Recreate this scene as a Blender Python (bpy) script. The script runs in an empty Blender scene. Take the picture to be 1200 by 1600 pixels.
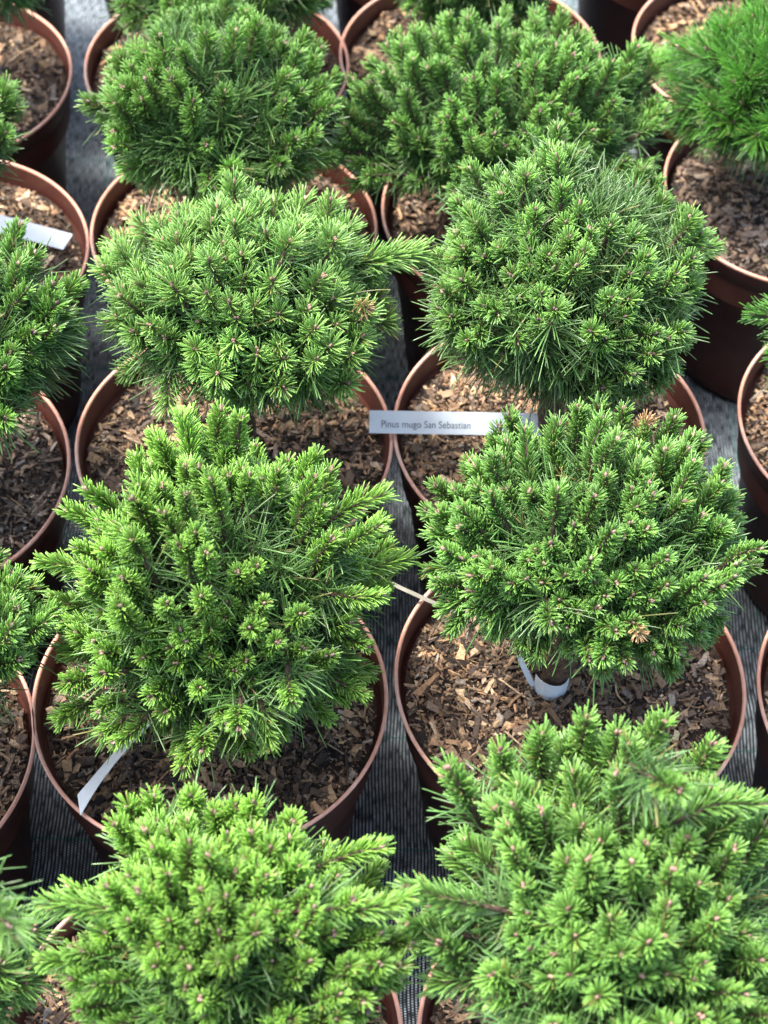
import bpy, math, numpy as np
from mathutils import Matrix, Vector

# ------------------------------------------------------------------ camera, sky, sun
S = bpy.context.scene
COL = S.collection
F_PX, PITCH, ROLL = 2812.5, math.radians(51.59), math.radians(1.69)
RIM_Z = 0.225                      # height of a pot
CAM = np.array([0.0, 0.0, RIM_Z + 1.288])
cp, sp, cr, sr = math.cos(PITCH), math.sin(PITCH), math.cos(ROLL), math.sin(ROLL)
FWD = np.array([0, cp, -sp]); R0 = np.array([1.0, 0, 0]); U0 = np.array([0, sp, cp])
RIGHT = cr * R0 + sr * U0; UP = -sr * R0 + cr * U0
cd = bpy.data.cameras.new('camera'); cam = bpy.data.objects.new('camera', cd); COL.objects.link(cam)
cam.matrix_world = Matrix(((RIGHT[0], UP[0], -FWD[0], CAM[0]), (RIGHT[1], UP[1], -FWD[1], CAM[1]),
                           (RIGHT[2], UP[2], -FWD[2], CAM[2]), (0, 0, 0, 1)))
cd.sensor_fit = 'VERTICAL'; cd.sensor_height = 36; cd.lens = F_PX / 1600 * 36
cd.clip_start = 0.05; cd.clip_end = 500
cd.dof.use_dof = True; cd.dof.focus_distance = 1.43; cd.dof.aperture_fstop = 7.5
S.camera = cam

SUN_ELEV, SUN_AZ = math.radians(65), math.radians(-70)     # azimuth from +Y towards +X
sd = np.array([math.cos(SUN_ELEV) * math.sin(SUN_AZ), math.cos(SUN_ELEV) * math.cos(SUN_AZ), math.sin(SUN_ELEV)])
w = bpy.data.worlds.new("World"); S.world = w; w.use_nodes = True
nt = w.node_tree; nt.nodes.clear()
sky = nt.nodes.new('ShaderNodeTexSky'); sky.sky_type = 'NISHITA'; sky.sun_disc = False
sky.sun_elevation = SUN_ELEV; sky.sun_rotation = SUN_AZ % (2 * math.pi)
sky.dust_density = 4.0; sky.ozone_density = 1.0; sky.air_density = 1.0
bg = nt.nodes.new('ShaderNodeBackground'); bg.inputs[1].default_value = 0.15
wo = nt.nodes.new('ShaderNodeOutputWorld')
nt.links.new(sky.outputs[0], bg.inputs[0]); nt.links.new(bg.outputs[0], wo.inputs[0])
ld = bpy.data.lights.new('sun', 'SUN'); ld.energy = 2.2; ld.angle = math.radians(12); ld.color = (1, .97, .93)
sun = bpy.data.objects.new('sun', ld); COL.objects.link(sun)
sun.rotation_euler = Vector(tuple(sd)).to_track_quat('Z', 'Y').to_euler()
S.view_settings.view_transform = 'Standard'; S.view_settings.look = 'None'
S.view_settings.exposure = 1.95; S.view_settings.gamma = 1
S.render.engine = 'CYCLES'
S.cycles.max_bounces = 6; S.cycles.diffuse_bounces = 3; S.cycles.glossy_bounces = 2
S.cycles.transmission_bounces = 3; S.cycles.transparent_max_bounces = 4

# ------------------------------------------------------------------ pixel helpers (photo pixels 1200x1600)
def ray(u, v):
    x = (u - 600) / F_PX; y = -(v - 800) / F_PX
    return FWD + x * RIGHT + y * UP
def on_z(u, v, z):
    d = ray(u, v); return CAM + d * ((z - CAM[2]) / d[2])
def on_y(u, v, y):
    d = ray(u, v); return CAM + d * ((y - CAM[1]) / d[1])
def px_scale(p):                    # metres per photo pixel at p
    return float(np.dot(np.asarray(p) - CAM, FWD)) / F_PX

# ------------------------------------------------------------------ materials
def new_mat(name):
    m = bpy.data.materials.new(name); m.use_nodes = True
    nt = m.node_tree; return m, nt, nt.nodes['Principled BSDF']
def N(nt, kind, **kw):
    n = nt.nodes.new(kind)
    for k, v in kw.items(): setattr(n, k, v)
    return n
def math_n(nt, op, a, b=None, c=None, clamp=False):
    n = nt.nodes.new('ShaderNodeMath'); n.operation = op; n.use_clamp = clamp
    for i, q in enumerate((a, b, c)):
        if q is None: continue
        if isinstance(q, (int, float)): n.inputs[i].default_value = q
        else: nt.links.new(q, n.inputs[i])
    return n.outputs[0]
def mix_col(nt, fac, a, b, blend='MIX'):
    n = nt.nodes.new('ShaderNodeMix'); n.data_type = 'RGBA'; n.blend_type = blend
    for idx, q in ((0, fac), (6, a), (7, b)):
        if isinstance(q, (int, float)): n.inputs[idx].default_value = q
        elif isinstance(q, tuple): n.inputs[idx].default_value = (*q, 1)
        else: nt.links.new(q, n.inputs[idx])
    return n.outputs[2]
def ramp(nt, fac, stops):
    n = nt.nodes.new('ShaderNodeValToRGB'); nt.links.new(fac, n.inputs[0])
    e = n.color_ramp.elements
    while len(e) < len(stops): e.new(.5)
    for el, (p, c) in zip(e, stops): el.position = p; el.color = (*c, 1) if len(c) == 3 else c
    return n.outputs[0]
def noise(nt, vec, scale, detail=3, rough=.5):
    n = nt.nodes.new('ShaderNodeTexNoise'); n.inputs['Scale'].default_value = scale
    n.inputs['Detail'].default_value = detail; n.inputs['Roughness'].default_value = rough
    if vec is not None: nt.links.new(vec, n.inputs['Vector'])
    return n.outputs['Fac']
def bump(nt, h, strength, dist, bsdf):
    n = nt.nodes.new('ShaderNodeBump'); n.inputs['Strength'].default_value = strength
    n.inputs['Distance'].default_value = dist; nt.links.new(h, n.inputs['Height'])
    nt.links.new(n.outputs[0], bsdf.inputs['Normal'])

# needles: colour comes from a per-vertex attribute (each needle's own pigment)
M_NEEDLE, nt, b = new_mat('pine_needles')
at = N(nt, 'ShaderNodeAttribute', attribute_name='tint')
nt.links.new(at.outputs['Color'], b.inputs['Base Color'])
b.inputs['Roughness'].default_value = .33; b.inputs['Specular IOR Level'].default_value = .85
tr = N(nt, 'ShaderNodeBsdfTranslucent'); ms = N(nt, 'ShaderNodeMixShader'); ms.inputs[0].default_value = .22
hs = N(nt, 'ShaderNodeHueSaturation'); hs.inputs['Value'].default_value = 1.5; hs.inputs['Hue'].default_value = .485
nt.links.new(at.outputs['Color'], hs.inputs['Color']); nt.links.new(hs.outputs[0], tr.inputs[0])
nt.links.new(b.outputs[0], ms.inputs[1]); nt.links.new(tr.outputs[0], ms.inputs[2])
nt.links.new(ms.outputs[0], nt.nodes['Material Output'].inputs[0])

M_CHIP, nt, b = new_mat('wood_chips')
at = N(nt, 'ShaderNodeAttribute', attribute_name='tint'); tc = N(nt, 'ShaderNodeTexCoord')
mp = N(nt, 'ShaderNodeMapping'); nt.links.new(tc.outputs['Object'], mp.inputs[0])
nz = noise(nt, mp.outputs[0], 420, 4, .65)
c = mix_col(nt, 1.0, at.outputs['Color'], ramp(nt, nz, [(.3, (.5, .46, .44)), (.6, (1.15, 1.15, 1.15))]), 'MULTIPLY')
nt.links.new(c, b.inputs['Base Color']); b.inputs['Roughness'].default_value = .8
bump(nt, nz, .5, .002, b)

M_SOIL, nt, b = new_mat('potting_soil')
tc = N(nt, 'ShaderNodeTexCoord'); nz = noise(nt, tc.outputs['Object'], 260, 5, .7); n2 = noise(nt, tc.outputs['Object'], 40, 3)
c = mix_col(nt, n2, ramp(nt, nz, [(.35, (.012, .008, .006)), (.7, (.075, .043, .026))]), ramp(nt, nz, [(.35, (.02, .012, .008)), (.7, (.13, .075, .04))]))
nt.links.new(c, b.inputs['Base Color']); b.inputs['Roughness'].default_value = .9
bump(nt, nz, .9, .004, b)

def pot_material(name, col, dust, rough, wear):
    m, nt, b = new_mat(name)
    tc = N(nt, 'ShaderNodeTexCoord')
    n1 = noise(nt, tc.outputs['Object'], 14, 4, .6); n2 = noise(nt, tc.outputs['Object'], 130, 4, .7)
    f = math_n(nt, 'MULTIPLY', ramp(nt, n1, [(.42, (0, 0, 0)), (.68, (1, 1, 1))]), wear)
    f = math_n(nt, 'ADD', f, math_n(nt, 'MULTIPLY', ramp(nt, n2, [(.55, (0, 0, 0)), (.72, (1, 1, 1))]), wear * .7), clamp=True)
    c = mix_col(nt, f, col, dust)
    nt.links.new(c, b.inputs['Base Color'])
    nt.links.new(math_n(nt, 'MULTIPLY_ADD', n2, .25, rough - .1), b.inputs['Roughness'])
    b.inputs['Specular IOR Level'].default_value = .4
    bump(nt, n2, .12, .001, b)
    return m
M_POT = pot_material('brown_plastic', (.088, .026, .017), (.17, .085, .062), .45, .35)
M_RIM = pot_material('sheen_scuffed_rim', (.60, .29, .195), (.76, .52, .42), .42, .7)  # pale base colour paints in sky sheen on the rim; mottling is wear

M_BARK, nt, b = new_mat('bark')
tc = N(nt, 'ShaderNodeTexCoord'); nz = noise(nt, tc.outputs['Object'], 190, 4, .7)
nt.links.new(ramp(nt, nz, [(.35, (.03, .018, .012)), (.7, (.16, .10, .065))]), b.inputs['Base Color'])
b.inputs['Roughness'].default_value = .85; bump(nt, nz, .8, .003, b)

def plain(name, col, rough=.5, spec=.4, nsc=60, amt=.12):
    m, nt, b = new_mat(name)
    tc = N(nt, 'ShaderNodeTexCoord'); nz = noise(nt, tc.outputs['Object'], nsc, 4, .6)
    c = mix_col(nt, 1.0, col, ramp(nt, nz, [(.3, (1 - amt,) * 3), (.7, (1, 1, 1))]), 'MULTIPLY')
    nt.links.new(c, b.inputs['Base Color']); b.inputs['Roughness'].default_value = rough
    b.inputs['Specular IOR Level'].default_value = spec
    return m
M_LABEL = plain('white_plastic_label', (.70, .76, .80), .35, .5, 50, .10)
M_INK = plain('grey_ink', (.10, .13, .16), .6, .3)
M_DRY = plain('dry_grass', (.36, .34, .27), .6, .3, 120, .35)

# woven ground cover: pale ribbed warp threads over black tape, teal marker threads
M_FAB, nt, b = new_mat('woven_ground_cover')
geo = N(nt, 'ShaderNodeNewGeometry'); sx = N(nt, 'ShaderNodeSeparateXYZ')
nzv = N(nt, 'ShaderNodeTexNoise'); nzv.inputs['Scale'].default_value = 7; nt.links.new(geo.outputs['Position'], nzv.inputs['Vector'])
vs = N(nt, 'ShaderNodeVectorMath', operation='SCALE'); nt.links.new(nzv.outputs['Color'], vs.inputs[0]); vs.inputs['Scale'].default_value = .012
va = N(nt, 'ShaderNodeVectorMath', operation='ADD'); nt.links.new(geo.outputs['Position'], va.inputs[0]); nt.links.new(vs.outputs[0], va.inputs[1])
nt.links.new(va.outputs[0], sx.inputs[0])
X, Y = sx.outputs[0], sx.outputs[1]
PX, PY = .0033, .0025
cx = math_n(nt, 'SINE', math_n(nt, 'MULTIPLY', X, 2 * math.pi / PX))
rib = math_n(nt, 'MULTIPLY_ADD', cx, .5, .5)
cell = math_n(nt, 'FLOOR', math_n(nt, 'DIVIDE', X, PX))
off = math_n(nt, 'MULTIPLY', cell, 3.14159)
cy = math_n(nt, 'MULTIPLY_ADD', math_n(nt, 'SINE', math_n(nt, 'MULTIPLY_ADD', Y, 2 * math.pi / PY, off)), .5, .5)
comb = N(nt, 'ShaderNodeCombineXYZ'); nt.links.new(cell, comb.inputs[0]); nt.links.new(math_n(nt, 'MULTIPLY', Y, 60), comb.inputs[1])
thread_var = noise(nt, comb.outputs[0], 1.0, 2)
th = math_n(nt, 'MULTIPLY', ramp(nt, rib, [(.36, (0, 0, 0)), (.72, (1, 1, 1))]), math_n(nt, 'MULTIPLY_ADD', math_n(nt, 'POWER', cy, 1.5), .85, .15))
th = math_n(nt, 'MULTIPLY', th, math_n(nt, 'MULTIPLY_ADD', thread_var, 3.2, -.95, clamp=True))
dust = noise(nt, geo.outputs['Position'], 16, 5, .65)
base = mix_col(nt, th, (.012, .018, .022), (.84, .96, 1.0))
base = mix_col(nt, math_n(nt, 'MULTIPLY', ramp(nt, dust, [(.5, (0, 0, 0)), (.75, (1, 1, 1))]), .3), base, (.07, .09, .10))
def line(coord, period, phase, width):
    m = math_n(nt, 'PINGPONG', math_n(nt, 'ADD', coord, phase), period / 2)
    return math_n(nt, 'LESS_THAN', m, width)
l1 = math_n(nt, 'MULTIPLY', line(Y, .12, .035, .0009), math_n(nt, 'GREATER_THAN', rib, .35))
l2 = math_n(nt, 'MULTIPLY', line(X, .15, .055, .0010), math_n(nt, 'GREATER_THAN', cy, .3))
lm = math_n(nt, 'MAXIMUM', l1, l2)
base = mix_col(nt, math_n(nt, 'MULTIPLY', lm, .75), base, (.03, .22, .19))
nt.links.new(base, b.inputs['Base Color']); b.inputs['Roughness'].default_value = .5
b.inputs['Specular IOR Level'].default_value = .25
bump(nt, math_n(nt, 'ADD', rib, math_n(nt, 'MULTIPLY', cy, .5)), .6, .0012, b)

# ------------------------------------------------------------------ mesh helpers
class Geo:
    """collects vertices, faces (quads and triangles), vertex tints and material indices; build() links ONE mesh object"""
    def __init__(s): s.v = []; s.q = []; s.t = []; s.c = []; s.n = 0; s.qm = []; s.tm = []
    def add(s, v, q=None, t=None, c=(1, 1, 1), mi=0):
        v = np.asarray(v, np.float32).reshape(-1, 3)
        if q is not None and len(q): q = np.asarray(q, np.int32).reshape(-1, 4) + s.n; s.q.append(q); s.qm.append(np.full(len(q), mi, np.int32))
        if t is not None and len(t): t = np.asarray(t, np.int32).reshape(-1, 3) + s.n; s.t.append(t); s.tm.append(np.full(len(t), mi, np.int32))
        c = np.asarray(c, np.float32)
        if c.ndim == 1: c = np.repeat(c[None], len(v), 0)
        s.v.append(v); s.c.append(c); s.n += len(v)
    def build(s, name, mats, parent=None, smooth=True, tint=True):
        me = bpy.data.meshes.new(name)
        v = np.concatenate(s.v); q = np.concatenate(s.q) if s.q else np.zeros((0, 4), np.int32)
        t = np.concatenate(s.t) if s.t else np.zeros((0, 3), np.int32)
        mi = np.concatenate((s.qm or []) + (s.tm or []))
        me.vertices.add(len(v)); me.vertices.foreach_set('co', v.ravel())
        nl = q.size + t.size; me.loops.add(nl)
        me.loops.foreach_set('vertex_index', np.concatenate([q.ravel(), t.ravel()]).astype(np.int32))
        npoly = len(q) + len(t); me.polygons.add(npoly)
        st = np.concatenate([np.arange(len(q)) * 4, q.size + np.arange(len(t)) * 3]).astype(np.int32)
        me.polygons.foreach_set('loop_start', st)
        me.polygons.foreach_set('material_index', mi)
        me.polygons.foreach_set('use_smooth', np.full(npoly, smooth, bool))
        if tint:
            a = me.color_attributes.new('tint', 'FLOAT_COLOR', 'POINT')
            c = np.ones((len(v), 4), np.float32); c[:, :3] = np.concatenate(s.c); a.data.foreach_set('color', c.ravel())
        me.update(calc_edges=True)
        for m in (mats if isinstance(mats, (list, tuple)) else [mats]): me.materials.append(m)
        o = bpy.data.objects.new(name, me); COL.objects.link(o)
        if parent is not None: o.parent = parent
        return o

def norm(a): return a / np.maximum(np.linalg.norm(a, axis=-1, keepdims=True), 1e-9)
def perp(d):
    ref = np.where(np.abs(d[..., 2:3]) < .9, np.array([0, 0, 1.0]), np.array([1.0, 0, 0]))
    a = norm(np.cross(d, ref)); return a, np.cross(d, a)

def needles(g, P, D, L, W, bend, c0, c1, rings=(0., .5, .92), sides=3, rng=None):
    """P base, D direction, L length, W width, bend vector added at the tip (metres), c0 base tint, c1 tip tint"""
    n = len(P)
    if n == 0: return
    a, b2 = perp(D)
    rot = rng.uniform(0, 2 * np.pi, n)[:, None]
    a, b2 = a * np.cos(rot) + b2 * np.sin(rot), -a * np.sin(rot) + b2 * np.cos(rot)
    ang = np.arange(sides) * 2 * np.pi / sides
    prof = {0: .55}
    V = []; C = []
    for k, t in enumerate(rings):
        r = W * .5 * (1.0 if 0 < k < len(rings) - 1 else (.6 if k == 0 else .72))
        ctr = P + D * (L * t)[:, None] + bend * (t * t)
        for th in ang:
            V.append(ctr + (a * np.cos(th) + b2 * np.sin(th) * .62) * r[:, None])
            C.append(c0 * (1 - t) + c1 * t)
    V.append(P + D * L[:, None] + bend); C.append(c1)
    V = np.stack(V, 1); C = np.stack(C, 1)              # n, nv, 3
    nv = V.shape[1]; q = []; t3 = []
    for k in range(len(rings) - 1):
        for i in range(sides):
            j = (i + 1) % sides
            q.append((k * sides + i, k * sides + j, (k + 1) * sides + j, (k + 1) * sides + i))
    k = (len(rings) - 1) * sides
    for i in range(sides): t3.append((k + i, k + (i + 1) % sides, nv - 1))
    offs = (np.arange(n) * nv)[:, None, None]
    g.add(V.reshape(-1, 3), (np.array(q)[None] + offs).reshape(-1, 4), (np.array(t3)[None] + offs).reshape(-1, 3), C.reshape(-1, 3))

def tube(g, pts, rad, sides=6, c=(1, 1, 1), mi=0, cap=True):
    pts = np.asarray(pts, float); rad = np.broadcast_to(rad, len(pts))
    d = norm(np.gradient(pts, axis=0)); a, b2 = perp(d[:1]); a = a[0]
    V = []
    for i, p in enumerate(pts):
        a = a - d[i] * np.dot(a, d[i]); a /= np.linalg.norm(a) + 1e-9; b_ = np.cross(d[i], a)
        th = np.arange(sides) * 2 * np.pi / sides
        V.append(p + (np.outer(np.cos(th), a) + np.outer(np.sin(th), b_)) * rad[i])
    q = [(k * sides + i, k * sides + (i + 1) % sides, (k + 1) * sides + (i + 1) % sides, (k + 1) * sides + i)
         for k in range(len(pts) - 1) for i in range(sides)]
    V = np.concatenate(V); t = []
    if cap:
        V = np.vstack([V, pts[-1] + d[-1] * rad[-1] * .5]); m = (len(pts) - 1) * sides
        t = [(m + i, m + (i + 1) % sides, len(V) - 1) for i in range(sides)]
    g.add(V, q, t, c, mi)

def empty(name, loc, label, cat, group=None):
    o = bpy.data.objects.new(name, None); o.empty_display_size = .05; COL.objects.link(o)
    o.location = tuple(float(x) for x in loc); o['label'] = label; o['category'] = cat
    if group: o['group'] = group
    return o

# ------------------------------------------------------------------ ground: one sheet, finely divided near the pots so that it can ripple
def value_noise(x, y, seed, scale):
    r = np.random.default_rng(seed); G = r.random((64, 64)); x = x / scale; y = y / scale
    xi = np.floor(x).astype(int); yi = np.floor(y).astype(int); fx = x - xi; fy = y - yi
    fx = fx * fx * (3 - 2 * fx); fy = fy * fy * (3 - 2 * fy)
    g = lambda i, j: G[i % 64, j % 64]
    return (g(xi, yi) * (1 - fx) * (1 - fy) + g(xi + 1, yi) * fx * (1 - fy) + g(xi, yi + 1) * (1 - fx) * fy + g(xi + 1, yi + 1) * fx * fy)
xs = np.concatenate([[-60, -20, -6], np.arange(-2, 2.001, .02), [6, 20, 60]])
ys = np.concatenate([[-60, -20, -6], np.arange(-1, 3.6, .02), [8, 20, 60]])
gx, gy = np.meshgrid(xs, ys, indexing='ij')
z = -np.abs(value_noise(gx, gy, 3, .07) - .5) * .008 - value_noise(gx, gy, 4, .2) * .004
z[(np.abs(gx) > 2.5) | (gy > 4) | (gy < -1.5)] = 0
g = Geo(); ny = len(ys); i, j = np.meshgrid(np.arange(len(xs) - 1), np.arange(ny - 1), indexing='ij')
i = i.ravel() * ny; j = j.ravel()
g.add(np.stack([gx, gy, z], -1).reshape(-1, 3), np.stack([i + j, i + ny + j, i + ny + j + 1, i + j + 1], 1))
ground = g.build('ground', M_FAB, tint=False); ground['kind'] = 'structure'

# ------------------------------------------------------------------ pot, soil, wood chips
POT_R = .150
def lathe(prof, seg=96, wob=None):
    th = np.arange(seg) * 2 * np.pi / seg; V = []
    for r, z in prof:
        k = (1 + (wob(th) * max(0, (z + .05) / (RIM_Z + .05)) if wob is not None else 0))
        V.append(np.stack([r * k * np.cos(th), r * k * np.sin(th), np.full(seg, z)], 1))
    q = [(a * seg + i, a * seg + (i + 1) % seg, (a + 1) * seg + (i + 1) % seg, (a + 1) * seg + i) for a in range(len(prof) - 1) for i in range(seg)]
    return np.concatenate(V), q
PALETTE = np.array([(.66, .47, .28), (.52, .34, .18), (.42, .25, .13), (.31, .20, .12), (.19, .125, .08), (.10, .068, .046), (.30, .225, .16), (.40, .33, .25), (.024, .016, .012)])
SOIL_Z = RIM_Z - .026
def make_pot(root, rng, chips=2300, tone=1.0, grey=0.0, size=1.0):
    chips = int(chips * 3.3)
    ph = rng.uniform(0, 6.28, 3); am = rng.uniform(.002, .006, 3)
    wob = lambda th: am[0] * np.sin(2 * th + ph[0]) + am[1] * .6 * np.sin(3 * th + ph[1])
    H = RIM_Z; R = POT_R
    g = Geo()
    v, q = lathe([(.0, .004), (.108, .004), (.113, .0), (.117, .003), (.119, .02), (R - .0115, H - .030), (R - .0052, H - .027), (R - .0030, H - .0022)], 96, wob)
    g.add(v, q)
    v, q = lathe([(R - .0036, H - .0022), (R - .0050, H - .012), (R - .0095, H - .06)], 96, wob); g.add(v, q)
    pot = g.build('pot', M_POT, root, tint=False)
    g = Geo()
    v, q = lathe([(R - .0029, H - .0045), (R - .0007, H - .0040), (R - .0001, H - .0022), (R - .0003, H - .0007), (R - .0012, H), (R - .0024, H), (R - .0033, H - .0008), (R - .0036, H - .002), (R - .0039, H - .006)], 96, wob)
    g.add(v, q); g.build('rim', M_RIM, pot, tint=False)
    # soil
    nr, na = 26, 80; rr = np.linspace(0, R - .0095, nr); aa = np.arange(na) * 2 * np.pi / na
    Rg, Ag = np.meshgrid(rr, aa, indexing='ij'); x = Rg * np.cos(Ag); y = Rg * np.sin(Ag); sd_ = int(rng.integers(1e6))
    hz = lambda x, y: (value_noise(x + 5, y + 5, sd_, .05) - .5) * .014 + (value_noise(x + 5, y + 5, sd_ + 1, .014) - .5) * .006 + .006 * (1 - (x * x + y * y) / .02)
    z = SOIL_Z + hz(x, y)
    q = [(a * na + i, a * na + (i + 1) % na, (a + 1) * na + (i + 1) % na, (a + 1) * na + i) for a in range(nr - 1) for i in range(na)]
    g = Geo(); g.add(np.stack([x, y, z], -1).reshape(-1, 3), q); soil = g.build('soil', M_SOIL, root, tint=False)
    # chips: irregular little splinters and flakes lying on the soil
    n = chips
    r_ = np.sqrt(rng.uniform(0, 1, n)) * (R - .0125); a_ = rng.uniform(0, 2 * np.pi, n)
    x = r_ * np.cos(a_); y = r_ * np.sin(a_)
    ln = np.clip(rng.lognormal(np.log(.0050), .68, n), .0016, .030) * size; wd = np.clip(ln * rng.uniform(.1, .62, n) ** 1.1, .0009, .008); tk = rng.uniform(.0006, .0022, n)
    ln = np.minimum(ln, 1.7 * (R - .009 - r_) + .003)
    z = SOIL_Z + hz(x, y) + rng.uniform(-.001, .0045, n)
    yaw = rng.uniform(0, 2 * np.pi, n); pt = rng.normal(0, .38, n); rl = rng.normal(0, .6, n)
    A = np.stack([np.cos(yaw) * np.cos(pt), np.sin(yaw) * np.cos(pt), np.sin(pt)], 1)
    B = norm(np.cross(np.array([0, 0, 1.0]), A)); Cn = np.cross(A, B)
    B, Cn = B * np.cos(rl)[:, None] + Cn * np.sin(rl)[:, None], -B * np.sin(rl)[:, None] + Cn * np.cos(rl)[:, None]
    P = np.stack([x, y, z], 1); V = []
    for sx_ in (-1, 1):
        for sy_ in (-1, 1):
            for sz_ in (-1, 1):
                jit = rng.uniform(.15, 1.2, (n, 1)); jl = rng.uniform(.6, 1.1, (n, 1))
                V.append(P + A * (sx_ * ln[:, None] / 2 * jl) + B * (sy_ * wd[:, None] / 2 * jit) + Cn * (sz_ * tk[:, None] / 2))
    V = np.stack(V, 1)
    fq = np.array([(0, 1, 3, 2), (4, 6, 7, 5), (0, 4, 5, 1), (2, 3, 7, 6), (0, 2, 6, 4), (1, 5, 7, 3)])
    pr = np.array([.09, .12, .13, .17, .17, .14, .07, .05, .09]); idx = rng.choice(9, n, p=pr / pr.sum())
    col = PALETTE[idx] * rng.uniform(.6, 1.2, (n, 1)) * tone * 1.18
    big = ln > .011; col[~big] *= rng.uniform(.55, 1.1, ((~big).sum(), 1))
    col = col * (1 - grey) + col.mean(1, keepdims=True) * grey
    # patchy: whole areas of the mulch are darker, damp crumbs
    dk = value_noise(x + 9, y + 3, sd_ + 2, .045); col *= np.where(dk < .42, .5, 1.05)[:, None]
    g = Geo(); g.add(V.reshape(-1, 3), (fq[None] + (np.arange(n) * 8)[:, None, None]).reshape(-1, 4), None, np.repeat(col, 8, 0))
    for _ in range(int(rng.integers(5, 10))):           # a few dry twigs and straws
        r0 = math.sqrt(rng.uniform(0, .8)) * (R - .04); a0 = rng.uniform(0, 6.28); p = np.array([r0 * math.cos(a0), r0 * math.sin(a0)])
        yw = rng.uniform(0, 6.28); L = rng.uniform(.02, .055); cv = rng.normal(0, .8); t = np.linspace(-.5, .5, 6)
        d = np.stack([np.cos(yw + cv * t), np.sin(yw + cv * t)], 1) * (L / 6); pts = p + np.cumsum(d, 0)
        rad = np.hypot(pts[:, 0], pts[:, 1]); pts *= np.minimum(1, (R - .016) / np.maximum(rad, 1e-6))[:, None]
        tube(g, np.column_stack([pts, SOIL_Z + hz(pts[:, 0], pts[:, 1]) + .005]), rng.uniform(.0006, .0014), 5, PALETTE[rng.integers(3)] * .8)
    nf = 60; rf = np.sqrt(rng.uniform(0, .8, nf)) * (R - .03); af = rng.uniform(0, 6.283, nf); xf = rf * np.cos(af); yf = rf * np.sin(af)   # fallen needles
    yw = rng.uniform(0, 6.283, nf); Df = norm(np.stack([np.cos(yw), np.sin(yw), rng.normal(0, .15, nf)], 1)); Lf = rng.uniform(.008, .022, nf)
    cf = np.array([(.42, .27, .12)]) * rng.uniform(.5, 1.2, (nf, 1)); cf[rng.random(nf) < .15] = (.10, .17, .06)
    needles(g, np.stack([xf, yf, SOIL_Z + hz(xf, yf) + .0045], 1), Df, Lf, np.full(nf, .0011), rng.normal(0, .002, (nf, 3)) * [1, 1, .2], cf, cf, (0, .5, .93), 3, rng)
    o = g.build('wood_chips', M_CHIP, soil, smooth=False); o['kind'] = 'stuff'
    return hz

# ------------------------------------------------------------------ pine crown
STYLE = dict(n=210, new_len=.0140, new_n=135, new_w=.00155, old_len=.036, old_n=36, old_w=.00155, candle=(.024, .052),
             gap=.12, lime=np.array([0.28, 0.545, 0.103]), mid=np.array([0.106, 0.276, 0.0567]), old=np.array([0.123, 0.224, 0.0685]),
             bud=(.36, .24, .19), up=.95, lobes=.14, spread=(56, 31), bright=1.0)

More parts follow.
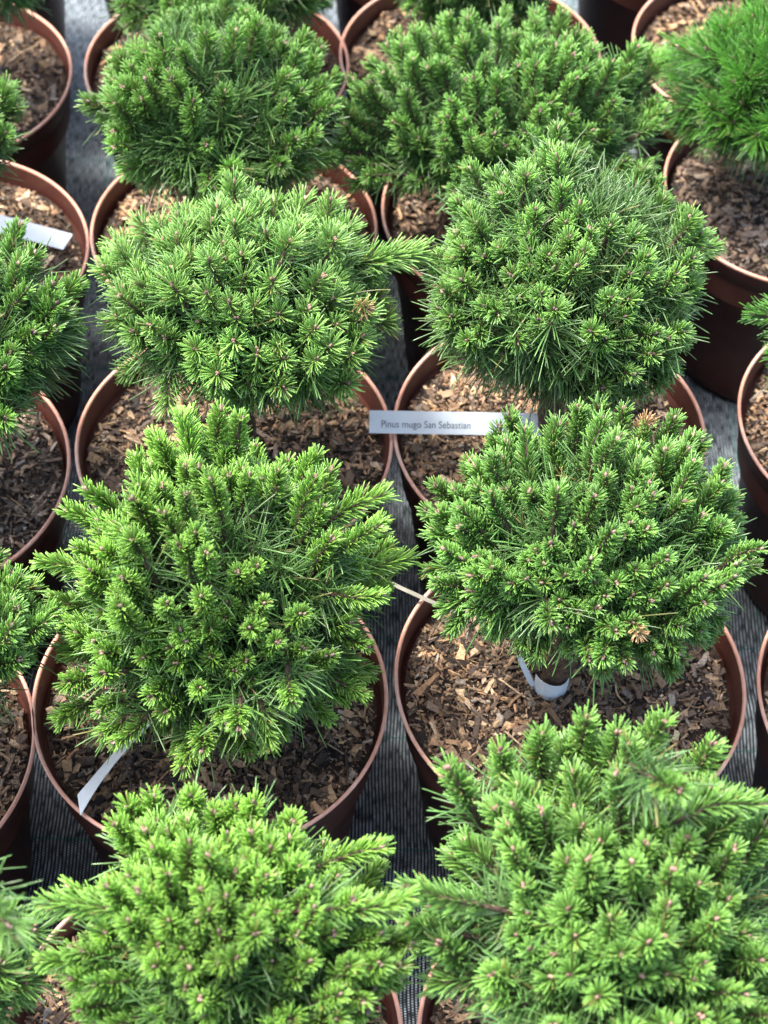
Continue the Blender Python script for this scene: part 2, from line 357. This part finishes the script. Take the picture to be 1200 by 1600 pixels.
def shoot(g, gs, gb, tip, d, L, st, rng, vig=1.0, dead=False, old_only=False):
    d = d / np.linalg.norm(d); a, b2 = perp(d[None]); a = a[0]; b2 = b2[0]; base = tip - d * L
    bow = (a * rng.normal() + b2 * rng.normal()) * L * .06
    if not old_only:
        n = int(st['new_n'] * (.5 + .5 * L / .033) * rng.uniform(.85, 1.1))
        s = np.sort(rng.uniform(0, 1, n) ** .8); az = np.arange(n) * 2.39996 + rng.normal(0, .25, n)
        ang = np.radians(st['spread'][0] * (1 - s) + st['spread'][1] * s + rng.normal(0, 7, n))
        inner = s > .93; ang = np.where(inner, np.radians(rng.uniform(26, 44, n)), ang)
        side = a * np.cos(az)[:, None] + b2 * np.sin(az)[:, None]
        D = norm(d * np.cos(ang)[:, None] + side * np.sin(ang)[:, None])
        P = base + d * (s * L)[:, None] + bow * (4 * s * (1 - s))[:, None] + side * .0012
        Ln = st['new_len'] * vig * rng.uniform(.78, 1.12, n) * (.75 + .25 * np.sin(np.pi * np.clip(s, .1, .9)))
        hue = rng.uniform(0, 1); k = np.clip(rng.normal(.62 + .3 * hue, .2, (n, 1)), 0, 1.25) * (.45 + .55 * s[:, None] ** .7)
        c1 = st['mid'] * (1 - k) + st['lime'] * k; c1 = c1 * rng.uniform(.85, 1.12, (n, 1)) * st['bright']
        yel = rng.random(n) < .03; c1[yel] = np.array([.32, .34, .09])
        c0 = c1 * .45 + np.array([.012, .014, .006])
        if dead: c1 = np.array([.62, .40, .19]) * rng.uniform(.6, 1.15, (n, 1)); c0 = c1 * .6
        bend = -side * (Ln * rng.uniform(-.05, .09, n))[:, None] + rng.normal(0, .0003, (n, 3))
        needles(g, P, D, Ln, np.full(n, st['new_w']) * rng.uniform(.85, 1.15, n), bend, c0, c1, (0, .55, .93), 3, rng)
        # bud at the tip
        if not dead:
            bc = np.array(st['bud']) * rng.uniform(.5, 1.2)
            for q in range(int(rng.integers(1, 4))):
                o = (a * rng.normal() + b2 * rng.normal()) * .0012
                tube(g, [tip + o - d * .001, tip + o + d * .0016, tip + o + d * .0028, tip + o + d * .004], [.0009, .0013, .0010, .0003], 5, bc, 1)
    # older, longer needles below this year's growth
    n = int(st['old_n'] * rng.uniform(.6, 1.3) * (1.7 if old_only else 1))
    if n > 0:
        s = rng.uniform(-.055, .0 if not old_only else .004, n)
        az = rng.uniform(0, 2 * np.pi, n); ang = np.radians(np.clip(rng.normal(52 if not old_only else 38, 14, n), 8, 88))
        side = a * np.cos(az)[:, None] + b2 * np.sin(az)[:, None]
        D = norm(d * np.cos(ang)[:, None] + side * np.sin(ang)[:, None]); P = base + d * s[:, None]
        Ln = st['old_len'] * rng.uniform(.7, 1.2, n); bend = np.array([0, 0, -1.0]) * (Ln * rng.uniform(-.05, .22, n))[:, None] + rng.normal(0, .0012, (n, 3))
        k = np.clip(rng.normal(.25, .25, (n, 1)), 0, 1); c1 = (st['old'] * (1 - k) + st['mid'] * 1.25 * k) * rng.uniform(.8, 1.3, (n, 1)) * st['bright']
        yel = rng.random(n) < .02; c1[yel] = np.array([.30, .26, .09])
        if dead: c1[:] = c1 * .5 + np.array([.16, .09, .03])
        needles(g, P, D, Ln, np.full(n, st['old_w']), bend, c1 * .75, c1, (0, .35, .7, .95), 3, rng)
    if old_only: tube(gs, [base - d * .05, base - d * .025, base - d * .006], [.0022, .0018, .0010], 5)
    else: tube(gs, [base - d * .05, base + bow * .3, base + d * L * .55 + bow, tip], [.0024, .0021, .0017, .0012], 5)
    return base - d * .05

def make_plant(px, py, bbox, label, seed, style=None, extras=(), chips=2300, tone=1.0, grey=0., size=1.0, dy=0., pot=True, min_e=-34, dead_at=(), base=None):
    """pot at (px, py); bbox = crown extents in photo pixels (x0, x1, y0, y1), turned into a real ellipsoid over the pot"""
    rng = np.random.default_rng(seed); st = dict(STYLE); st.update(style or {})
    root = empty('potted_pine', (px, py, 0), label, 'potted pine', 'dwarf pines in round pots')
    hz = make_pot(root, rng, chips, tone, grey, size)
    O = np.array([px, py, 0.0])
    x0, x1, y0, y1 = bbox
    C = on_y((x0 + x1) / 2, (y0 + y1) / 2, py + dy); sc = px_scale(C)
    rx = (x1 - x0) / 2 * sc - .009; hp = (y1 - y0) / 2 * sc - .008
    ry = rx * .97; rz = math.sqrt(max(hp * hp - (ry * sp) ** 2, .0)) / cp; rz = min(max(rz, .085), .185)
    ry = math.sqrt(max(hp * hp - (rz * cp) ** 2, (.6 * rx) ** 2)) / sp; ry = min(ry, rx * 1.15)
    C = C - O
    # lumpy outline
    lob = [(norm(rng.normal(size=3)), rng.uniform(2, 5), rng.uniform(-1, 1)) for _ in range(9)]
    def radius(dv): return 1 + st['lobes'] * sum(w_ * np.exp(k_ * 2.2 * (dv @ l_ - 1)) for l_, k_, w_ in lob) * 1.6
    # spread tips with the best-candidate method
    tips = []
    ncl = st.get('clusters', 13); cc = []
    for _ in range(ncl):
        cand = norm(rng.normal(size=(7, 3))); cand = cand[cand[:, 2] > -.35] if (cand[:, 2] > -.35).any() else np.abs(cand)
        cc.append(cand[np.argmax(((cand[:, None] - np.array(cc)[None]) ** 2).sum(-1).min(1))] if cc else cand[0])
    cc = np.array(cc); cr_ = rng.uniform(.90, 1.06, ncl); cb = rng.uniform(.86, 1.12, ncl)
    def cluster(dv):
        q = np.sqrt(((cc - dv) ** 2).sum(1)); o = np.argsort(q); f = (q[o[1]] - q[o[0]]) / (q[o[1]] + q[o[0]]); f = min(1, f * 2.4); f = f * f * (3 - 2 * f)
        return int(o[0]), f
    for _ in range(st['n']):
        cand = norm(rng.normal(size=(9, 3))); cand = cand[cand[:, 2] > math.sin(math.radians(min_e))]
        if len(tips): dd = ((cand[:, None] - np.array(tips)[None]) ** 2).sum(-1).min(1); c_ = cand[np.argmax(dd)]
        else: c_ = cand[0]
        tips.append(c_)
    tips = np.array(tips); E = np.array([rx, ry, rz]) * st.get('grow', 1.10)
    g, gs, gb = Geo(), Geo(), Geo()
    gapn = [norm(rng.normal(size=3)) for _ in range(7)]
    heart = np.array([C[0] * .6, C[1] * .6, max(SOIL_Z + .035, C[2] - rz * .55)])
    bases = []
    def put(dv, shrink, old_only=False):
        ci, cf_ = cluster(dv); r = radius(dv) * shrink * (cr_[ci] * (1 - st.get('cleft', .17) * (1 - cf_)) if shrink > .8 or not old_only else 1)
        tip = C + dv * E * r
        up = st['up'] * (1 if dv[2] > -.1 else .35)
        d = dv * .55 + cc[ci] * .45 + (dv - cc[ci]) * .35 + np.array([0, 0, up]) + rng.normal(0, .15, 3); d = d / np.linalg.norm(d)
        if dv[2] < .15: d = norm(d * np.array([1, 1, .6]))
        st['bright'] = cb[ci] * rng.uniform(.9, 1.12)
        L = rng.uniform(*st['candle']) * (.75 + .35 * cf_) * (1.1 if dv[2] > .3 else .8)
        if tip[2] < SOIL_Z + .012: tip[2] = SOIL_Z + .012 + rng.uniform(0, .01)
        bases.append(shoot(g, gs, gb, tip, d, L, st, rng, (.8 + .42 * rng.random()) , False, old_only))
    for dv in tips:
        gap = any(dv @ q > .955 for q in gapn) or rng.random() < st['gap'] * (.4 if dv[2] > .25 else 1.2)
        shr = .86 + .17 * rng.random() ** .7 + (.05 if rng.random() < .12 else 0)
        if gap: put(dv, .80 * shr, True)
        else: put(dv, shr)
    for _ in range(int(st['n'] * .55)):                  # inner tufts of old needles close the view into the crown
        dv = norm(rng.normal(size=3)); dv[2] = abs(dv[2]) - .35; put(norm(dv), rng.uniform(.55, .8), True)
    for k in range(int(st['n'] * st.get('skirt', .3))):                  # skirt of long old needles fanning outward and down
        az = rng.uniform(0, 2 * np.pi); e = math.radians(rng.uniform(-58, -15)); dv = np.array([math.cos(az) * math.cos(e), math.sin(az) * math.cos(e), math.sin(e)])
        put(dv, rng.uniform(.78, 1.0), True)
    def surf(u, v):
        k_ = (CAM - O - C) / E; dd = ray(u, v) / E; A_, B_, C_ = dd @ dd, k_ @ dd, k_ @ k_ - .95
        return CAM - O + ray(u, v) * ((-B_ - math.sqrt(max(B_ * B_ - A_ * C_, 0))) / A_)
    for (u, v, yo, dx, dy_, dz, L, kind) in extras:      # single shoots the outline is known by
        if yo is None: tip = surf(u, v)
        else: tip = on_y(u, v, py + yo) - O
        s2 = dict(st, old_n=80)
        if kind == 'long': s2.update(new_len=st['new_len'] * 1.3, spread=(50, 30), new_n=115)
        bases.append(shoot(g, gs, gb, tip, np.array([dx, dy_, dz], float), L * 1.15, s2, rng, 1.05))
    # branches join the shoots to the trunk
    B = np.array(bases); forks = heart + (B[rng.choice(len(B), 16, replace=False)] - heart) * .5
    for p in B:
        f = forks[np.argmin(((forks - p) ** 2).sum(1) + rng.uniform(0, .0004, len(forks)))]
        mid = (p + f) / 2 + rng.normal(0, .004, 3) - np.array([0, 0, .006])
        tube(gs, [f, mid, p], [.0032, .0027, .0023], 5, cap=False)
    for f in forks: tube(gs, [heart, (heart + f) / 2 + rng.normal(0, .005, 3), f], [.0062, .0048, .0033], 6, cap=False)
    s0 = np.array([heart[0] * .35, heart[1] * .35, SOIL_Z - .012]) if base is None else base - O
    gt = Geo(); t = np.linspace(0, 1, 9)[:, None]
    pts = s0 * (1 - t) + heart * t + np.column_stack([np.sin(t * 5 + seed) * .003, np.cos(t * 4 + seed) * .003, 0 * t])
    rad = .0115 - .003 * t[:, 0] + .0022 * np.exp(-((t[:, 0] - .35) / .12) ** 2)
    tube(gt, pts, rad, 12); trunk = gt.build('trunk', M_BARK, root, tint=False)
    crown = g.build('crown', [M_NEEDLE, M_CHIP], root)
    gs.build('branches', M_BARK, crown, tint=False)
    for (u, v, yo, ddx, ddy, ddz, dl) in dead_at:
        g1, g2, g3 = Geo(), Geo(), Geo()
        tip = on_y(u, v, py + yo) - O if yo is not None else surf(u, v)
        shoot(g1, g2, g3, tip, np.array([ddx, ddy, ddz], float), dl, dict(st, old_n=4, new_n=int(30 + dl * 3200)), rng, .6 + dl * 14, True)
        o = g1.build('dead_shoot', [M_NEEDLE, M_CHIP], crown); o['label'] = 'dried orange shoot'
    return root

fr = dict(lime=np.array([0.331, 0.609, 0.0912]), mid=np.array([0.129, 0.318, 0.0523]))
pale = dict(lobes=.17, cleft=.2, new_len=.0185, new_n=95, lime=np.array([0.36, 0.64, 0.141]), mid=np.array([0.19, 0.411, 0.0872]), old=np.array([0.123, 0.237, 0.0728]), spread=(60, 38), candle=(.018, .038), n=190, old_n=40, bud=(.42, .25, .2), skirt=.4)
dense = dict(lobes=.10, cleft=.24, clusters=13, new_len=.0140, new_n=125, old_n=42, old_len=.038, n=250, candle=(.014, .03), gap=.24, lime=np.array([0.291, 0.545, 0.108]), mid=np.array([0.112, 0.276, 0.0567]), old=np.array([0.137, 0.231, 0.0728]), skirt=.55)
soft = dict(new_len=.034, new_n=80, new_w=.0011, old_n=40, old_len=.038, n=150, candle=(.02, .04), spread=(50, 24), lime=np.array([0.171, 0.469, 0.0539]), mid=np.array([0.0896, 0.318, 0.0436]), gap=.1)
deep = dict(lime=np.array([0.251, 0.512, 0.0829]), mid=np.array([0.0952, 0.235, 0.048]), old_n=50, gap=.3, new_len=.0155, old_len=.040, skirt=.5, n=170)

make_plant(-.1416, .819, (52, 636, 640, 1205), 'large lime green dwarf pine with a narrow blank label in its chips', 11, dict(fr, n=265, new_len=.0128, new_n=165, old_n=28, up=1.1, gap=.08, cleft=.26, clusters=12, grow=1.08),
    extras=[(600, 775, .03, .8, .1, .6, .05, 'long'), (590, 822, .0, .6, -.1, .8, .04, 'n'), (636, 872, .02, 1, .1, .35, .06, 'long'), (596, 930, -.03, .9, -.3, .4, .04, 'n'),
            (345, 640, .09, 0, .1, 1, .05, 'n'), (375, 655, .08, .1, .1, 1, .055, 'n'), (250, 690, .08, -.2, .1, 1, .05, 'n'), (420, 1165, None, .2, -.8, -.25, .02, 'n'), (372, 1135, None, 0, -.8, .3, .02, 'n'),
            (455, 1095, None, .1, -.8, .2, .02, 'n'), (135, 765, .05, -.6, .1, .8, .04, 'n'), (105, 800, .04, -.7, .1, .7, .035, 'n'), (65, 880, .0, -.9, 0, .4, .04, 'n')])
make_plant(.1629, .8474, (655, 1195, 650, 1062), 'round dwarf pine with a dried orange tip and white tag round its trunk', 12, dict(skirt=.08, grow=1.07, cleft=.24, old_n=28, new_n=160, n=270, new_len=.0122, gap=.10),
    extras=[(905, 640, .08, 0, .1, 1, .04, 'n'), (935, 632, .09, 0, .1, 1, .04, 'n'), (975, 640, .09, .1, .1, 1, .04, 'n'), (1055, 655, .08, .2, .1, 1, .035, 'n'), (1095, 690, .06, .4, .1, 1, .035, 'n'), (795, 650, .09, -.1, .1, 1, .06, 'n'), (782, 668, .09, -.15, .1, 1, .05, 'n'), (735, 722, .08, -.3, .1, .9, .04, 'n'), (680, 760, .05, -.5, 0, .9, .045, 'n'), (668, 800, .03, -.7, 0, .6, .03, 'n'),
            (1180, 885, 0, .9, -.1, .4, .045, 'n'), (1150, 850, .03, .8, 0, .5, .04, 'n'), (940, 1045, None, .1, -.9, .1, .015, 'n'), (860, 972, None, 0, -.9, .45, .02, 'n')],
    base=on_z(857, 1088, SOIL_Z - .008), dead_at=[(1012, 655, .08, .1, 0, 1, .022), (1000, 990, None, .2, -.8, .3, .010)])
make_plant(-.1425, 1.1035, (145, 625, 285, 675), 'pale grey-green dwarf pine with a long shoot sticking out to its right', 13, pale,
    extras=[(655, 395, .03, 1, 0, .25, .05, 'long'), (612, 400, .03, .9, 0, .4, .05, 'long'), (170, 505, 0, -1, -.2, .2, .03, 'n'), (365, 285, .08, 0, .1, 1, .04, 'n'), (195, 580, -.04, -.8, -.5, .0, .03, 'n'), (262, 640, -.1, 0, -.8, -.2, .03, 'n')],
    dead_at=[(568, 480, None, .4, -.8, .4, .008)])
make_plant(.1546, 1.1293, (655, 1118, 226, 652), 'dense domed dwarf pine directly above the printed name label', 14, dense,
    extras=[(810, 535, None, .0, -.9, .4, .015, 'n'), (748, 522, None, -.1, -.9, .4, .015, 'n'), (778, 490, None, -.1, -.9, .5, .02, 'n'), (1120, 385, .02, 1, 0, .3, .04, 'n')])
make_plant(-.1643, 1.3929, (110, 548, -10, 335), 'dark green dwarf pine with splayed low needles, behind the pale grey-green one', 15, deep, chips=1500)
make_plant(.1370, 1.4350, (548, 1060, -8, 350), 'wide dwarf pine with brown stems showing between its tips, behind the dense domed one', 16, dict(n=220, cleft=.26, clusters=16, lime=np.array([0.271, 0.534, 0.0991]), gap=.13, candle=(.028, .055)), chips=1500)
make_plant(.4386, 1.4795, (1045, 1440, 0, 275), 'soft bright green pine with long fine needles near the upper right corner', 17, soft, chips=2000, tone=1.15, grey=.25, extras=[(1060, 75, 0, -1, 0, .2, .05, 'n')])
make_plant(.4872, 1.1496, (1205, 1560, 385, 680), 'pine mostly cut off by the right edge, its rim beside a dark empty gap', 18, dict(soft, new_len=.02, n=150), chips=1800, extras=[(1178, 490, .0, -1, 0, .1, .03, 'n')])
make_plant(.4721, .8353, (1225, 1700, 760, 1180), 'pine in the lower pot at the right edge, only its pot side and chips showing', 19, dict(n=120), chips=1500)
make_plant(-.4322, .7592, (-470, 80, 825, 1190), 'bright green pine at the left edge beside the large lime green one', 20, dict(n=200))
make_plant(-.4412, 1.0549, (-395, 155, 335, 710), 'dark green pine at the left edge with long fine needles drooping over its chips', 21, dict(deep, n=180, old_len=.044), chips=2000, tone=.8, grey=.2)
make_plant(-.4614, 1.346, (-340, 28, 45, 375), 'bright green pine at the left edge behind a blank white label', 22, dict(n=150, new_len=.017), chips=1500)
make_plant(-.5145, 1.628, (-270, 125, -230, 55), 'shaded pine at the upper left corner above a pot of orange brown chips', 23, dict(deep, n=110), chips=1500)
make_plant(-.2046, 1.6646, (130, 520, -240, 105), 'pine at the top edge, pot rim mostly behind the dark green splayed one', 24, dict(deep, n=110), chips=1200)
make_plant(.0833, 1.6941, (560, 900, -240, 90), 'pine at the top edge whose pot touches the wide one with brown stems', 25, dict(n=120), chips=1300)
p = on_z(1190, 75, RIM_Z)
make_plant(float(p[0]), float(p[1]), (1000, 1330, -290, 5), 'pine beyond the top edge, only its heap of pale brown chips and pot wall showing', 26, dict(n=90), chips=1500)
make_plant(-.1227, .5155, (92, 632, 1245, 1690), 'bushy dwarf pine at the bottom left with branches reaching out to both sides', 27, dict(fr, n=255, new_len=.0130, new_n=160, old_n=28, cleft=.26, gap=.06),
    extras=[(598, 1325, .05, .9, .1, .5, .05, 'n'), (75, 1412, .0, -1, 0, .2, .06, 'long'), (110, 1385, .02, -.8, 0, .4, .05, 'n'), (70, 1500, -.02, -1, -.2, .05, .03, 'n'), (200, 1260, .08, -.2, .1, 1, .04, 'n'), (240, 1245, .09, 0, .1, 1, .04, 'n'), (300, 1245, .09, .1, 0, 1, .03, 'n'), (370, 1262, .08, .1, 0, 1, .03, 'n'), (400, 1255, .08, .1, 0, 1, .03, 'n'), (335, 1270, .08, 0, 0, 1, .03, 'n'), (460, 1285, .07, .2, 0, 1, .03, 'n'), (180, 1290, .06, -.3, 0, 1, .03, 'n'), (640, 1400, .0, .9, 0, .3, .05, 'n')])
make_plant(.185, .525, (632, 1330, 1150, 1740), 'largest dwarf pine, filling the bottom right corner, with pinkish buds', 28, dict(n=225, new_len=.0155, new_n=150, old_n=32, old_len=.036, cleft=.36, clusters=9, grow=1.03, lime=np.array([0.301, 0.565, 0.108]), bud=(.5, .28, .24), gap=.2),
    extras=[(850, 1150, .11, -.1, .1, 1, .04, 'n'), (965, 1145, .11, 0, .1, 1, .04, 'n'), (700, 1200, .08, -.4, .1, 1, .04, 'n'), (780, 1175, .1, -.2, .1, 1, .04, 'n'), (1110, 1165, .1, .3, 0, 1, .04, 'n'), (915, 1125, .12, 0, .1, 1, .05, 'n'), (1040, 1130, .12, .1, .1, 1, .05, 'n'), (1060, 1235, .03, .2, -.6, .7, .03, 'n'), (635, 1385, .0, -.9, 0, .4, .05, 'n'), (1190, 1260, .05, .9, 0, .5, .05, 'n')])
make_plant(-.425, .495, (-520, 18, 1355, 1730), 'long-needled pine at the lower left corner with a pink bud', 29, dict(n=160, new_len=.026, new_n=80, spread=(70, 40), gap=.1), chips=600,
    extras=[(14, 1445, -.03, .4, -.6, .5, .03, 'n')])

for k, (x_, y_, lb) in enumerate([(-.245, 1.945, 'shaded pine in the farthest row, behind the dark green splayed pine'), (-.555, 1.92, 'shaded pine in the farthest row, behind the upper left corner pot'),
                              (.045, 1.97, 'shaded pine in the farthest row, in the gap left of the wide pine'), (.36, 1.99, 'shaded pine in the farthest row, behind the wide pine')]):
    c_ = on_z(0, 0, 0); q_ = np.array([x_, y_, RIM_Z + .17]) - CAM; dpt = q_ @ FWD
    u_ = 600 + F_PX * (q_ @ RIGHT) / dpt; v_ = 800 - F_PX * (q_ @ UP) / dpt
    make_plant(x_, y_, (u_ - 165, u_ + 165, v_ - 140, v_ + 140), lb, 40 + k, dict(deep, n=80, skirt=.2), chips=500)

# ------------------------------------------------------------------ labels
def strip(name, pts, wdir, width, label, cat, group=None, thick=.0008, point=0.0, skew=0.0, mat=None):
    """a thin plastic strip along pts (world), wdir = width direction; point tapers the end over the last part"""
    pts = np.array(pts, float); n = 24
    k = np.linspace(0, 1, len(pts)); t = np.linspace(0, 1, n)
    P = np.stack([np.interp(t, k, pts[:, i]) for i in range(3)], 1)
    if len(pts) == 3:
        P = ((1 - t) ** 2)[:, None] * pts[0] + (2 * t * (1 - t))[:, None] * pts[1] + (t ** 2)[:, None] * pts[2]
    d = norm(np.gradient(P, axis=0)); W = np.asarray(wdir, float); W = norm(W - d * (d @ W)[:, None]); Nn = np.cross(d, W)
    hw = np.full(n, width / 2)
    if point: hw = hw * np.clip((1 - t) / point, .04, 1)
    sk = skew * (1 - t)[:, None] ** 8
    V = np.concatenate([P + W * hw[:, None] + d * sk * width, P - W * hw[:, None], P + W * hw[:, None] + Nn * thick + d * sk * width, P - W * hw[:, None] + Nn * thick])
    q = []
    for i in range(n - 1):
        a, b_, c_, e = i, n + i, 2 * n + i, 3 * n + i
        q += [(a, a + 1, b_ + 1, b_), (c_, e, e + 1, c_ + 1), (a, c_, c_ + 1, a + 1), (b_, b_ + 1, e + 1, e)]
    q += [(0, n, 3 * n, 2 * n), (n - 1, 3 * n - 1, 4 * n - 1, 2 * n - 1)]
    g = Geo(); g.add(V - P[0], q); o = g.build(name, mat or M_LABEL, smooth=False, tint=False); o.location = tuple(P[0])
    o['label'] = label; o['category'] = cat
    if group: o['group'] = group
    return o
A0 = on_z(577, 659, RIM_Z + .012); A1 = on_z(872, 664, RIM_Z + .004)
wd_ = norm(np.array([0, .80, .60]))
lab = strip('plant_label', [A0, A0 * .5 + A1 * .5, A1], wd_, .0215, 'white name label printed in grey, lying across two pot rims', 'plant label', 'plant labels')
cu = bpy.data.curves.new('lettering', 'FONT'); cu.body = 'Pinus mugo San Sebastian'; cu.size = .0098; cu.align_x = 'LEFT'; cu.align_y = 'CENTER'
tmp = bpy.data.objects.new('lettering_source', cu); COL.objects.link(tmp)
bpy.context.view_layer.update()
me = bpy.data.meshes.new_from_object(tmp.evaluated_get(bpy.context.evaluated_depsgraph_get())); COL.objects.unlink(tmp); bpy.data.objects.remove(tmp)
txt = bpy.data.objects.new('lettering', me); COL.objects.link(txt); me.materials.clear(); me.materials.append(M_INK)
dX = norm(A1 - A0); wY = norm(wd_ - dX * (dX @ wd_)); nZ = np.cross(dX, wY)
wt = max(v_.co.x for v_ in me.vertices) - min(v_.co.x for v_ in me.vertices)
sc_ = (140 * px_scale(A0)) / wt
pos = A0 + dX * (18 * px_scale(A0)) - wY * .0022 + nZ * .00105
txt.matrix_world = Matrix([[dX[i] * sc_, wY[i] * sc_ * 1.15, nZ[i], pos[i]] for i in range(3)] + [[0, 0, 0, 1]])
bpy.context.view_layer.update()
txt.parent = lab; txt.matrix_parent_inverse = Matrix.Translation(lab.location).inverted()

a = on_z(128, 1250, RIM_Z + .008); b_ = on_z(172, 1180, RIM_Z + .032); c_ = on_z(262, 1100, SOIL_Z - .004)
strip('plant_label', [a, b_, c_], norm(np.array([1, -.1, .9])), .0185, 'narrow blank white label bending out of the wood chips at the front', 'plant label', 'plant labels', skew=-.5)
a = on_z(106, 378, RIM_Z - .006); c_ = on_z(-40, 340, RIM_Z - .015)
strip('plant_label', [a, (a + c_) / 2 + np.array([0, 0, .002]), c_], norm(np.array([.1, 1, .15])), .0215, 'blank white label lying on wood chips at the left edge', 'plant label', 'plant labels')

# tag looped round the trunk of the right front pine
tc_ = on_z(857, 1088, SOIL_Z - .008) + np.array([0, 0, .026])
g = Geo(); n = 20; th = np.linspace(math.radians(-165), math.radians(-20), n); R_ = .0145
V = []
for zz, dr in ((-.010, 0), (.013, 0), (-.010, .0007), (.013, .0007)):
    V.append(np.stack([(R_ + dr) * np.cos(th), (R_ + dr) * np.sin(th), zz + 0 * th + .002 * np.sin(th * 2)], 1))
V = np.concatenate(V); q = []
for i in range(n - 1):
    a_, b__, c__, e = i, n + i, 2 * n + i, 3 * n + i
    q += [(a_, b__, b__ + 1, a_ + 1), (c__, c__ + 1, e + 1, e), (a_, a_ + 1, c__ + 1, c__), (b__, e, e + 1, b__ + 1)]
q += [(0, 2 * n, 3 * n, n), (n - 1, 2 * n - 1, 4 * n - 1, 3 * n - 1)]
g.add(V, q)
# loose end of the tag standing off to the left
fl = np.array([(-.0130, -.004, -.010), (-.0185, -.003, .004), (-.0245, .0, .018), (-.0300, .004, .030)]); fw = np.array([.003, .005, .005, .004])
for k in range(3):
    p0, p1 = fl[k], fl[k + 1]; s_ = np.array([1, .25, 0])
    o_ = np.array([0, -.0007, 0])
    g.add([p0 - s_ * fw[k] / 2, p0 + s_ * fw[k] / 2, p1 + s_ * fw[k + 1] / 2, p1 - s_ * fw[k + 1] / 2, p0 - s_ * fw[k] / 2 + o_, p0 + s_ * fw[k] / 2 + o_, p1 + s_ * fw[k + 1] / 2 + o_, p1 - s_ * fw[k + 1] / 2 + o_],
          [(0, 1, 2, 3), (4, 7, 6, 5), (0, 3, 7, 4), (1, 5, 6, 2)] + ([(0, 4, 5, 1)] if k == 0 else []) + ([(3, 2, 6, 7)] if k == 2 else []))
tag = g.build('plant_tag', M_LABEL, smooth=False, tint=False); tag.location = tuple(tc_)
tag['label'] = 'small white tag looped round a pine trunk'; tag['category'] = 'plant tag'

# dry grass blade bridging the gap between the two front pots
P = [on_z(596, 905, RIM_Z + .02), on_z(650, 930, RIM_Z + .014), on_z(735, 968, SOIL_Z + .004)]
strip('dry_grass_blade', P, norm(np.array([0, 1, .4])), 0.0036, 'dry pale grass blade bridging the gap between the two front pots', 'grass blade', mat=M_DRY, point=.0)
